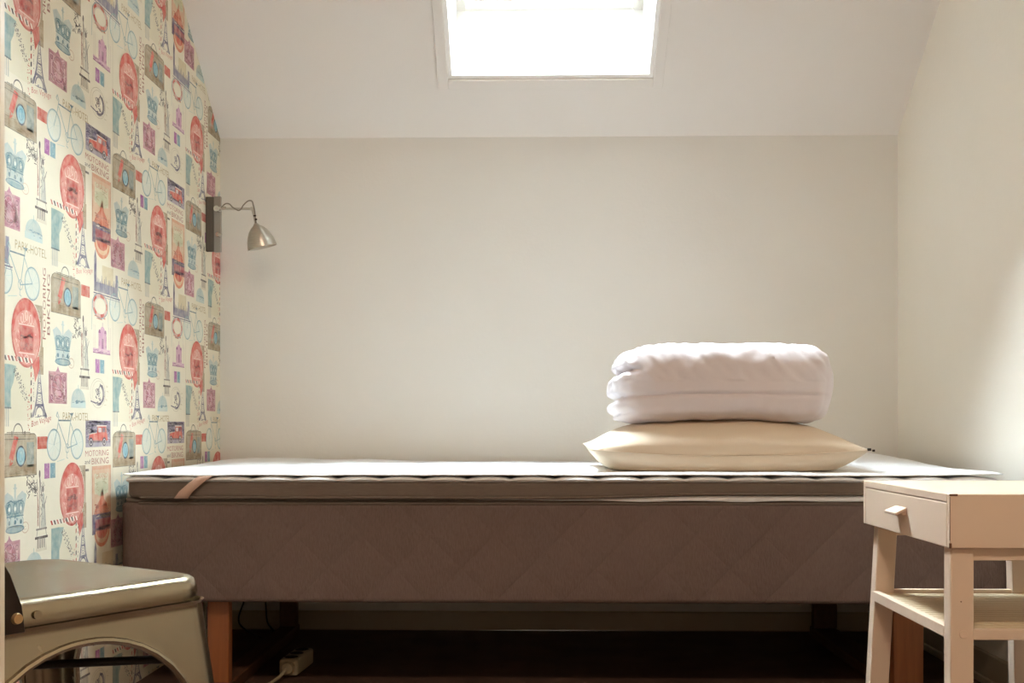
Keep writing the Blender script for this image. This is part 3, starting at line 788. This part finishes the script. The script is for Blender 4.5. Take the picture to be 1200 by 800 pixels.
# ------------------------------------------------------------------ pillow and duvet
def pillow_mesh(cx, cy, w, d, z0, h):
    mb = MB(); n = 64; bm = mb.bm
    def P(u, v, side):
        au, av = abs(u), abs(v)
        # outline: sides pull in between the pointed corners
        x = u*(w/2)*(1-.045*(1-u*u)*0-.07*(1-av**2)*au**3*1.0)
        y = v*(d/2)*(1-.07*(1-au**2)*av**3)
        prof = ((1-au**3.2)*(1-av**3.2))
        prof = max(0, prof)**.62
        mid = z0+h*(.30+.12*(au*av)**2 + .07*max(0, v)*au)
        if side > 0:
            z = mid+(z0+h-mid)*min(1, prof*1.06)
        else:
            z = mid-(mid-z0)*min(1, prof*1.9)
        wr = .0035*noise.noise(Vector((x*9, y*9, side*3)))*prof + .004*noise.noise(Vector((x*22+y*12, y*6, 2)))*(au**4+av**4)*(1-au**8)
        z += wr*(1 if side > 0 else .3)
        # tuck the seam: front bulges out a little above and below it
        y += -.012*(prof < .999)*math.sin(PI*min(1, prof))*(1 if v < 0 else -1)*av**2
        return (cx+x, cy+y, max(z, z0+.0005))
    grids = []
    for side in (1, -1):
        grids.append([[bm.verts.new(P(-1+2*i/n, -1+2*j/n, side)) for i in range(n+1)] for j in range(n+1)])
    for g, fl in ((grids[0], 0), (grids[1], 1)):
        for j in range(n):
            for i in range(n):
                q = (g[j][i], g[j][i+1], g[j+1][i+1], g[j+1][i])
                bm.faces.new(q[::-1] if fl else q)
    bmesh.ops.remove_doubles(bm, verts=bm.verts, dist=2e-4)
    return mb
PZ = .5165
pil = obj('pillow', pillow_mesh(.443, 2.765, .630, .50, PZ, .118), M['pillow'], base=(.443, 2.765, PZ))
tag(pil, 'plump cream pillow lying on the white mattress pad, under the duvet', 'pillow')
def seam_pts(n=200):
    out = []
    for k in range(n+1):
        u = -1+2*k/n; au = abs(u)
        y = -.25*(1-.07*(1-au**2))
        z = PZ+.118*(.30+.12*au**2)
        out.append((.443+u*.315, 2.765+y-.0015, z))
    return out
obj('seam', MB().tube(seam_pts(), .0016, 6), M['pillow'], pil)
sx_, sy_, sz_ = seam_pts()[-1]
mb = MB(); mb.box((sx_-.010, sy_-.004, sz_-.002), (sx_-.002, sy_+.003, sz_+.004)).box((sx_+.001, sy_-.002, sz_-.004), (sx_+.007, sy_+.002, sz_+.001))
z_ = obj('zipper_pull', mb, M['hole'], pil, bevel=.001); z_['label'] = 'small dark zipper pull'

def duvet_mesh(cx, cy, w, d, z0, h):
    mb = MB(); bm = mb.bm
    bmesh.ops.create_cube(bm, size=2)
    bmesh.ops.subdivide_edges(bm, edges=bm.edges, cuts=60, use_grid_fill=True)
    for v in bm.verts:
        p = v.co.copy()
        def rnd(a, e): return a
        # superellipsoid: cube -> rounded block
        e = 6.5 if p.x > 0 else 6.5+2.0*p.x
        q = (abs(p.x)**e+abs(p.y)**5+abs(p.z)**(4.2 if p.z > 0 else 6))**(1/5)
        s_ = 1/max(q, 1e-6); s_ = s_ if q > 1 else 1
        x, y, z = p.x*s_, p.y*s_, p.z*s_
        # normalised direction for bulge
        X_ = x*w/2; Y_ = y*d/2; Z_ = z
        # left end: folds (lobes) with creases
        ex = max(0, -x-.72)/.28
        zz = (z+1)/2
        creases = ((.67, .030, .045), (.36, .018, .045), (.16, .012, .035))
        for cz, dep, wd in creases:
            X_ += dep*ex**1.2*math.exp(-((zz-cz+.02*y)/wd)**2)
            Y_ += .0
        X_ -= .010*ex*(1-zz)**1.5 - .006*ex*(zz > .67)
        # front face: a long seam between two layers, fading to the right
        ey = max(0, -y-.8)/.2
        Y_ += .008*ey*math.exp(-((zz-.37)/.028)**2)*(.75 if x > 0 else 1)
        # right end leans in at the bottom, full on top
        er = max(0, x-.6)/.4
        X_ -= er*.016*max(0, .5-zz)*2 - er*.003
        hh = h*(1 - .02*(x+.6)**2*(x < -.6)*3)
        Zw = z0+hh*zz
        # bottom sags a little over the pillow
        if zz < .5: Zw += .018*(1-2*zz)*(1-x*x)
        # wrinkles
        nrm = Vector((x**3, y**3, z**3)); nrm.normalize()
        wr = .0055*noise.noise(Vector((X_*14, Y_*10, Zw*16)))+.003*noise.noise(Vector((X_*34, Y_*20, Zw*30)))
        if zz > .55: wr += .0050*noise.noise(Vector((X_*70+Zw*50, Y_*12, Zw*14)))*(1 if y < -.4 else .4)
        wr += .006*ex*noise.noise(Vector((X_*30, Y_*35, Zw*60)))
        v.co = Vector((cx+X_, cy+Y_, Zw))+nrm*wr
    return mb
du = obj('folded_duvet', duvet_mesh(.449, 2.775, .516, .42, PZ+.098, .202), M['duvet'], base=(.449, 2.775, PZ+.098))
tag(du, 'thick white duvet folded into a block on top of the pillow', 'duvet')

# ------------------------------------------------------------------ nightstand
NX0, NX1, NY0, NY1 = .638, .952, 1.72, 2.17
ns = thing('nightstand', 'peach cream painted nightstand with drawer and slatted shelf beside the bed', 'nightstand', ((NX0+NX1)/2, (NY0+NY1)/2, 0))
ZB, ZT = .4310, .5145
mb = MB()
mb.box((NX0, NY0, ZB), (NX1, NY0+.014, ZT))            # side panel towards the room
mb.box((NX0, NY1-.014, ZB), (NX1, NY1, ZT-.0005))
mb.box((NX1-.014, NY0+.014, ZB), (NX1, NY1-.014, ZT-.0005))
mb.box((NX0+.018, NY0+.014, ZB+.002), (NX1-.014, NY1-.014, ZB+.010))
cab = obj('drawer_box', mb, M['stand'], ns, bevel=.0015)
obj('tabletop', MB().box((NX0, NY0+.0142, ZT-.013), (NX1-.0005, NY1-.0142, ZT)), M['stand'], ns, bevel=.0015)
drw = obj('drawer', MB().box((NX0, NY0+.0146, ZB), (NX0+.016, NY1-.0146, ZT-.0142)).box((NX0+.016, NY0+.03, ZB+.012), (NX1-.03, NY1-.03, ZT-.03)), M['stand'], ns, bevel=.0015)
mb = MB(); hy = 1.975
hy = 1.946
mb.quadmesh([(NX0, hy-.028, .4735), (NX0, hy+.028, .4735), (NX0-.019, hy+.034, .4655), (NX0-.019, hy-.030, .4655),
             (NX0, hy-.028, .4800), (NX0, hy+.028, .4800), (NX0-.020, hy+.034, .4705), (NX0-.020, hy-.030, .4705)],
            [(0,1,2,3),(7,6,5,4),(0,3,7,4),(3,2,6,7),(2,1,5,6),(1,0,4,5)])
mb.box((NX0-.008, hy-.026, .4660), (NX0, hy+.024, .4735))
obj('handle', mb, M['stand'], drw, bevel=.0015)
mb = MB(); mb.box((NX0-.0004, NY0-.0004, ZB), (NX0+.003, NY0+.003, ZB+.008)).box((NX0-.0004, NY0-.0004, ZT-.003), (NX0+.012, NY0+.002, ZT+.0003)).box((NX0-.0004, NY0-.0003, ZB+.012), (NX0+.0006, NY0+.0008, ZT-.004))
obj('worn_edge', mb, M['worn'], ns, bevel=.0005)['label'] = 'worn corner where the paint has chipped'
lt = .036
def leg(x, y, dx, dy):
    mb = MB()
    rings = []
    for z, k in ((0, 1), (ZB, 0)):
        ox, oy = dx*k, dy*k
        rings.append([(x+ox, y+oy, z), (x+lt+ox, y+oy, z), (x+lt+ox, y+lt*.8+oy, z), (x+ox, y+lt*.8+oy, z)])
    mb.loft(rings); return mb
LY0, LY1 = NY0+.008, NY1-.045
l0 = obj('leg', leg(NX0+.004, LY0, 0, 0), M['stand'], ns, bevel=.002)
obj('screw_cap', MB().tube([(NX0+.0235, LY0+.001, .2975), (NX0+.0235, LY0-.0014, .2975)], [.0068, .0062], 20), M['stand'], l0, bevel=.0004)
obj('nail_head', MB().tube([(NX0+.020, LY0+.001, .348), (NX0+.020, LY0-.0004, .348)], .0011, 10), M['worn'], l0)
obj('leg', leg(NX0+.016, LY1, -.020, .012), M['stand'], ns, bevel=.002)
obj('leg', leg(NX1-lt-.004, LY0, 0, 0), M['stand'], ns, bevel=.002)
obj('leg', leg(NX1-lt-.012, LY1, .014, .012), M['stand'], ns, bevel=.002)
obj('apron', MB().box((NX0+.040, LY0+.004, ZB-.020), (NX1-.041, LY0+.018, ZB)), M['stand'], ns, bevel=.001)
obj('apron', MB().box((NX0+.052, LY1+.008, ZB-.020), (NX1-.05, LY1+.022, ZB)), M['stand'], ns, bevel=.001)
# shelf: end rails and reeded slats
SZ = .300
mb = MB()
mb.box((NX0+.004, LY0+lt*.8, SZ-.012), (NX0+.018, LY1+.002, SZ+.006)); mb.box((NX1-.018, LY0+lt*.8, SZ-.012), (NX1-.004, LY1+.002, SZ+.006))
mb.box((NX0+.040, LY1+.006, SZ-.012), (NX1-.044, LY1+.020, SZ+.008)); mb.box((NX0+.040, LY0+.004, SZ-.012), (NX1-.040, LY0+.018, SZ+.004))
shf = obj('shelf_frame', mb, M['stand'], ns, bevel=.001)
ya = LY0+.020; k = 0
while ya < LY1+.004:
    mb = MB().box((NX0+.019, max(ya, LY0+lt*.8+.001) if False else ya, SZ-.006), (NX1-.019, ya+.017, SZ+.001))
    if ya+.017 < LY0+lt*.8: 
        mb = MB().box((NX0+.042, ya, SZ-.006), (NX1-.042, ya+.017, SZ+.001))
    elif ya < LY0+lt*.8:
        mb = MB().box((NX0+.042, ya, SZ-.006), (NX1-.042, ya+.017, SZ+.001))
    obj('shelf_slat', mb, M['stand_shelf'], ns, bevel=.002)
    ya += .0205

# ------------------------------------------------------------------ metal chair
uu = Vector((-.839, .545, 0)); ww = Vector((-.545, -.839, 0))
S = .345; c1 = Vector((-.412, 1.413, 0))
KA = 1.085
cen = c1+uu*S/2+ww*S/2*KA
ch = thing('metal_chair', 'galvanised steel cafe chair by the doorway with arched legs', 'chair', tuple(cen))
ex, ey = -ww, -uu            # local axes: front (away from the backrest) = ex ; side towards camera right = ey
def CP(a, b, z): 
    p = cen+ex*(a*KA)+ey*b; return (p.x, p.y, z)
HS = .43
def rsq(hs, r, n=6):
    pts = []
    for sx, sy, a in ((1, 1, 0), (-1, 1, PI/2), (-1, -1, PI), (1, -1, 1.5*PI)):
        for k in range(n+1):
            t = a+PI/2*k/n; pts.append((sx*(hs-r)+r*math.cos(t), sy*(hs-r)+r*math.sin(t)))
    return pts
h = S/2
rings = []
for off, z, r in ((.004, HS-.0340, .045), (.0035, HS-.0310, .045), (.001, HS-.030, .045), (0, HS-.020, .045), (.001, HS-.012, .045), (.0035, HS-.0055, .044), (.0085, HS-.0015, .042), (.016, HS, .038), (.026, HS-.0008, .034), (.04, HS-.0022, .03), (.06, HS-.003, .025), (.10, HS-.0035, .02), (.14, HS-.0035, .01)):
    rings.append([CP(a, b, z) for a, b in rsq(h-off+(.0 if off else 0), r)])
mb = MB(); mb.loft(rings, cap=False)
v = [mb.bm.verts.new(p) for p in [CP(a, b, HS-.0035) for a, b in rsq(h-.14, .01)]]; mb.bm.faces.new(v)
bmesh.ops.remove_doubles(mb.bm, verts=mb.bm.verts, dist=1e-5)
obj('seat', mb, M['steel'], ch, solid=.0015)
# legs: folded sheet, half an arch on either side of each corner
def leg_sheet(sx, sy):
    mb = MB(); rows = []
    zt, za, bb = HS-.031, HS-.058, .115
    a_open = h-.046
    zs = [zt, zt-.004, zt-.012, za+.004, za, za-.0004, za-.0012, za-.003, za-.008, za-.016, za-.028, za-.045, za-.065, za-.09, za-.115, za-.16, za-.22, .05, .012, 0]
    nC = 10
    for z in zs:
        if z >= za: wdt = h
        elif z > za-bb: wdt = h-a_open*math.sqrt(max(0, 1-((z-(za-bb))/bb)**2))
        else: wdt = .050-.018*(1-(z/(za-bb)))
        k = 1-z/zt
        sp_ = .036*k                       # splay outward towards the floor
        hh = h-.0005+sp_+ (.0025 if z > zt-.003 else 0)
        r = .034-.012*k
        # path: from distance wdt along side A, round the corner, to wdt along side B
        n1 = 9; row = []
        cx_, cy_ = hh-r, hh-r
        top_l = max(wdt-.004+0*sp_, r+.006)
        lim = hh if z >= za else min(hh, wdt+ (0))
        for i in range(n1+1):
            d_ = lim*(1-i/n1)+r*(i/n1)      # distance from the corner along the side
            row.append((hh, hh-d_))
        for i in range(1, nC):
            t = i/nC*PI/2; row.append((cx_+r*math.cos(t), cy_+r*math.sin(t)))
        for i in range(n1+1):
            d_ = lim*(i/n1)+r*(1-i/n1)
            row.append((hh-d_, hh))
        rows.append([CP(sx*a, sy*b, z) for a, b in row])
    mb.loft(rows, cap=False, closed=False)
    # rolled rim along both arch edges
    for idx in (0, -1):
        pts = [r_[idx] for r_, z in zip(rows, zs) if z <= za+1e-6]
        mb.tube(pts, .0045, 8)
    return mb
for sx in (1, -1):
    for sy in (1, -1):
        lg = obj('leg', leg_sheet(sx, sy), M['steel'], ch)
        hh = h+.032-.022
        obj('rubber_foot', MB().box((0, 0, 0), (1, 1, 1), mtx=Matrix.Identity(4)) if False else MB().tube([CP(sx*(hh-.004), sy*(hh-.004), .0), CP(sx*(hh-.004), sy*(hh-.004), .014)], .016, 14), M['rubber'], lg)
# cross braces under the seat
zb = .3235; e = h-.012
obj('brace', MB().tube([CP(-e, -e, zb), CP(e, e, zb)], .0055, 12), M['rubber'], ch)['label'] = 'dark diagonal brace rod under the seat'
# backrest: uprights rising from the rear of each side, top bow and slat
for sy in (1, -1):
    prof_b = [(-.084, HS-.034), (-.086, HS-.005), (-.094, HS+.03), (-.114, HS+.07), (-.140, HS+.12), (-.182, HS+.20), (-.205, HS+.30), (-.215, HS+.36)]
    rings = []
    for i, (a, z) in enumerate(prof_b):
        wv = (.034, .030, .022, .016, .013, .012, .012, .012)[i]
        o_ = h+.0015 + (0 if i < 2 else -.002)
        rings.append([CP(a-wv/1.0, sy*(o_), z), CP(a+wv*.4, sy*o_, z), CP(a+wv*.4, sy*(o_+.004), z), CP(a-wv, sy*(o_+.004), z)])
    up = obj('back_upright', MB().loft(rings), M['steel_dark'], ch, bevel=.001)
    up['label'] = 'dark steel backrest upright'
    rv = MB(); Ma = CP(-.0800, sy*(h+.0045), HS-.018); Mb_ = CP(-.0800, sy*(h+.0095), HS-.018)
    rv.tube([Ma, Mb_], [.0068, .0052], 16)
    obj('rivet', rv, M['rivet'], up)['label'] = 'brass coloured rivet'
    # small steel tab with a second fixing in front
    tb = MB(); tb.tube([CP(-.055, sy*(h+.001), HS-.018), CP(-.055, sy*(h+.003), HS-.018)], .005, 14)
    obj('seat_tab', tb, M['steel'], ch)
arc = [CP(-.215-.02*math.sin(PI*k/20), (h+.003)*math.cos(PI*k/20), HS+.36+.05*math.sin(PI*k/20)) for k in range(21)]
obj('back_bow', MB().tube(arc, .011, 12), M['steel'], ch)
rings = [[CP(-.130, -.045, HS-.002-.0), CP(-.126, -.045, HS), CP(-.126, .045, HS), CP(-.130, .045, HS)],
         [CP(-.190, -.055, HS+.14), CP(-.186, -.055, HS+.14), CP(-.186, .055, HS+.14), CP(-.190, .055, HS+.14)],
         [CP(-.234, -.065, HS+.395), CP(-.230, -.065, HS+.395), CP(-.230, .065, HS+.395), CP(-.234, .065, HS+.395)]]
obj('back_slat', MB().loft(rings), M['steel'], ch, bevel=.001)

# ------------------------------------------------------------------ wall lamp
LYc = 3.208
lp = thing('wall_lamp', 'small brushed metal bedside lamp with bell shade on the papered wall', 'wall lamp', (XL, LYc, 1.13))
pl = obj('wall_plate', MB().box((XL+.0012, 3.225, 1.131), (-.9395, 3.238, 1.291)), M['lamp_back'], lp, bevel=.0015)
pl['label'] = 'dark wooden backing block'
obj('lamp_body', MB().box((-.9395, 3.225, 1.129), (-.9185, 3.236, 1.292)), M['lamp_plate'], lp, bevel=.002)
obj('pivot', MB().tube([(-.925, 3.226, 1.252), (-.925, LYc-.006, 1.252)], .0085, 20).tube([(-.928, LYc, 1.252), (-.898, LYc, 1.2535)], [.0070, .0045], 16), M['chrome'], lp)
obj('switch', MB().tube([(-.925, 3.226, 1.178), (-.925, 3.212, 1.178)], .0065, 16).tube([(-.925, 3.215, 1.178), (-.912, 3.212, 1.179)], [.004, .003], 12), M['chrome'], lp)
AX = -.8215
obj('arm', MB().tube([(-.905, LYc, 1.2525), (-.87, LYc, 1.252), (AX-.004, LYc, 1.2515), (AX, LYc, 1.2495), (AX+.003, LYc, 1.2395), (AX+.012, LYc, 1.202)], .0036, 12)
    .tube([(AX-.001, LYc-.006, 1.251), (AX-.001, LYc+.006, 1.251)], .0055, 14), M['nickel'], lp)
obj('wing_nut', MB().tube([(AX+.006, LYc-.009, 1.2295), (AX+.013, LYc-.009, 1.230)], .0022, 8).tube([(AX+.010, LYc-.009, 1.219), (AX+.016, LYc-.009, 1.2195)], .0024, 8), M['steel_dark'], lp)
cab_pts = []
key = [(-.926, 1.264), (-.918, 1.273), (-.910, 1.2775), (-.900, 1.2755), (-.893, 1.268), (-.886, 1.263), (-.874, 1.257), (-.866, 1.262), (-.860, 1.272), (-.850, 1.282), (-.842, 1.286), (-.834, 1.284), (-.830, 1.272), (-.826, 1.255), (-.824, 1.235), (-.822, 1.215)]
def cr(p, n=5):
    out = []
    for i in range(len(p)-1):
        p0 = p[max(i-1, 0)]; p1 = p[i]; p2 = p[i+1]; p3 = p[min(i+2, len(p)-1)]
        for k in range(n):
            t = k/n
            out.append(tuple(.5*((2*b)+(-a+c)*t+(2*a-5*b+4*c-d)*t*t+(-a+3*b-3*c+d)*t**3) for a, b, c, d in zip(p0, p1, p2, p3)))
    out.append(p[-1]); return out
obj('cord', MB().tube([(x, LYc-.004, z) for x, z in cr([(p[0]*.985, .618+(p[1]-.618)*.983) for p in key])], .0019, 8), M['cord'], lp)
tilt = Matrix.Translation((AX+.0115, LYc, 1.204)) @ Matrix.Rotation(math.radians(-14), 4, 'Y') @ Matrix.Rotation(math.radians(7), 4, 'X')
prof_l = [(.0045, .006), (.0075, .002), (.010, -.001), (.018, -.007), (.027, -.017), (.034, -.030), (.039, -.044), (.042, -.060), (.0428, -.0665), (.0415, -.067), (.0405, -.060), (.0375, -.044), (.0325, -.030), (.0255, -.018), (.017, -.009), (.002, -.004)]
sh = obj('lamp_shade', MB().lathe(prof_l, tilt, 40), M['nickel'], lp)
obj('bulb', MB().lathe([(.001, -.050), (.009, -.048), (.014, -.041), (.0145, -.034), (.011, -.024), (.009, -.012), (.009, -.008)], tilt, 20), M['bulb'], sh)

# ------------------------------------------------------------------ things under the bed
soc = thing('extension_socket', 'cream multi-way extension socket block on the floor under the bed', 'extension socket', (-.62, 2.80, 0))
mb = MB(); yaw = Matrix.Translation((-.608, 2.72, 0)) @ Matrix.Rotation(math.radians(-4), 4, 'Z')
mb.box((-.024, 0, 0.004), (.024, .15, .046), mtx=yaw)
sb = obj('socket_body', mb, M['plastic'], soc, bevel=.008, seg=3)
for k in range(3):
    o_ = MB().tube([yaw @ Vector((0, .028+.047*k, .0455)), yaw @ Vector((0, .028+.047*k, .0466))], .017, 24)
    s2 = obj('outlet', o_, M['hole'], soc)
obj('plug', MB().tube([yaw @ Vector((0, -.002, .025)), yaw @ Vector((0, -.010, .025))], [.017, .013], 20), M['plastic'], soc)
obj('cable', MB().tube([yaw @ Vector((0, -.008, .025)), yaw @ Vector((0, -.025, .023)), yaw @ Vector((-.006, -.05, .014)), yaw @ Vector((-.02, -.08, .004)), yaw @ Vector((-.05, -.16, .004))], .004, 10), M['plastic'], soc)
key3 = [(-.905, 3.345, .222), (-.895, 3.345, .15), (-.91, 3.345, .08), (-.915, 3.34, .02), (-.85, 3.30, .004), (-.79, 3.25, .004)]
tag(obj('black_cable', MB().tube(cr([( -.865, 3.359, .2215), (-.872, 3.358, .15), (-.885, 3.357, .09), (-.90, 3.350, .03), (-.86, 3.31, .004), (-.80, 3.22, .004)]), .0025, 8), M['black_cord']), 'thin black cable hanging nearest the papered wall behind the bed', 'cable')
tag(obj('black_cable', MB().tube(cr([(-.856, 3.359, .2215), (-.84, 3.358, .15), (-.82, 3.356, .09), (-.81, 3.34, .03), (-.78, 3.30, .004), (-.775, 3.20, .004)]), .0025, 8), M['black_cord']), 'thin black cable hanging nearest the left back bed leg', 'cable')

# ------------------------------------------------------------------ light
w = bpy.data.worlds.new('sky'); bpy.context.scene.world = w; w.use_nodes = True
bg = w.node_tree.nodes['Background']; bg.inputs[0].default_value = (.79, .935, 1.0, 1); bg.inputs[1].default_value = 98
ld = bpy.data.lights.new('sky_portal', 'AREA'); ld.shape = 'RECTANGLE'; ld.size = SX1-SX0; ld.size_y = LEN
ld.cycles.is_portal = True
lo = bpy.data.objects.new('sky_portal', ld); C.objects.link(lo)
lo.location = sl((SX0+SX1)/2, u0+LEN/2, RT+.10)
lo.rotation_euler = (-NRM).to_track_quat('-Z', 'Y').to_euler()
lo.rotation_euler = Matrix((( 1, 0, 0), (0, SLO.y, NRM.y), (0, SLO.z, NRM.z))).to_3x3().to_euler()
ld2 = bpy.data.lights.new('hall_lamp', 'AREA'); ld2.shape = 'DISK'; ld2.size = .35; ld2.energy = 27; ld2.color = (1, .80, .62)
l2 = bpy.data.objects.new('hall_lamp', ld2); C.objects.link(l2); l2.location = (-.1, .1, 2.40)

cd = bpy.data.cameras.new('camera'); cam = bpy.data.objects.new('camera', cd); C.objects.link(cam)
cam.location = (0, 0, HC); cam.rotation_euler = (PI/2, 0, math.radians(1.19))
cd.sensor_fit = 'HORIZONTAL'; cd.sensor_width = 36; cd.lens = 39.0; cd.shift_y = 100/1200
cd.clip_start = .02
sc = bpy.context.scene; sc.camera = cam
sc.view_settings.view_transform = 'Standard'; sc.view_settings.look = 'None'
sc.view_settings.gamma = 1; sc.view_settings.exposure = 0.38; sc.view_settings.use_curve_mapping = False
sc.cycles.use_denoising = True
sc.cycles.max_bounces = 14; sc.cycles.diffuse_bounces = 10; sc.cycles.sample_clamp_indirect = 8
sc.cycles.transparent_max_bounces = 12
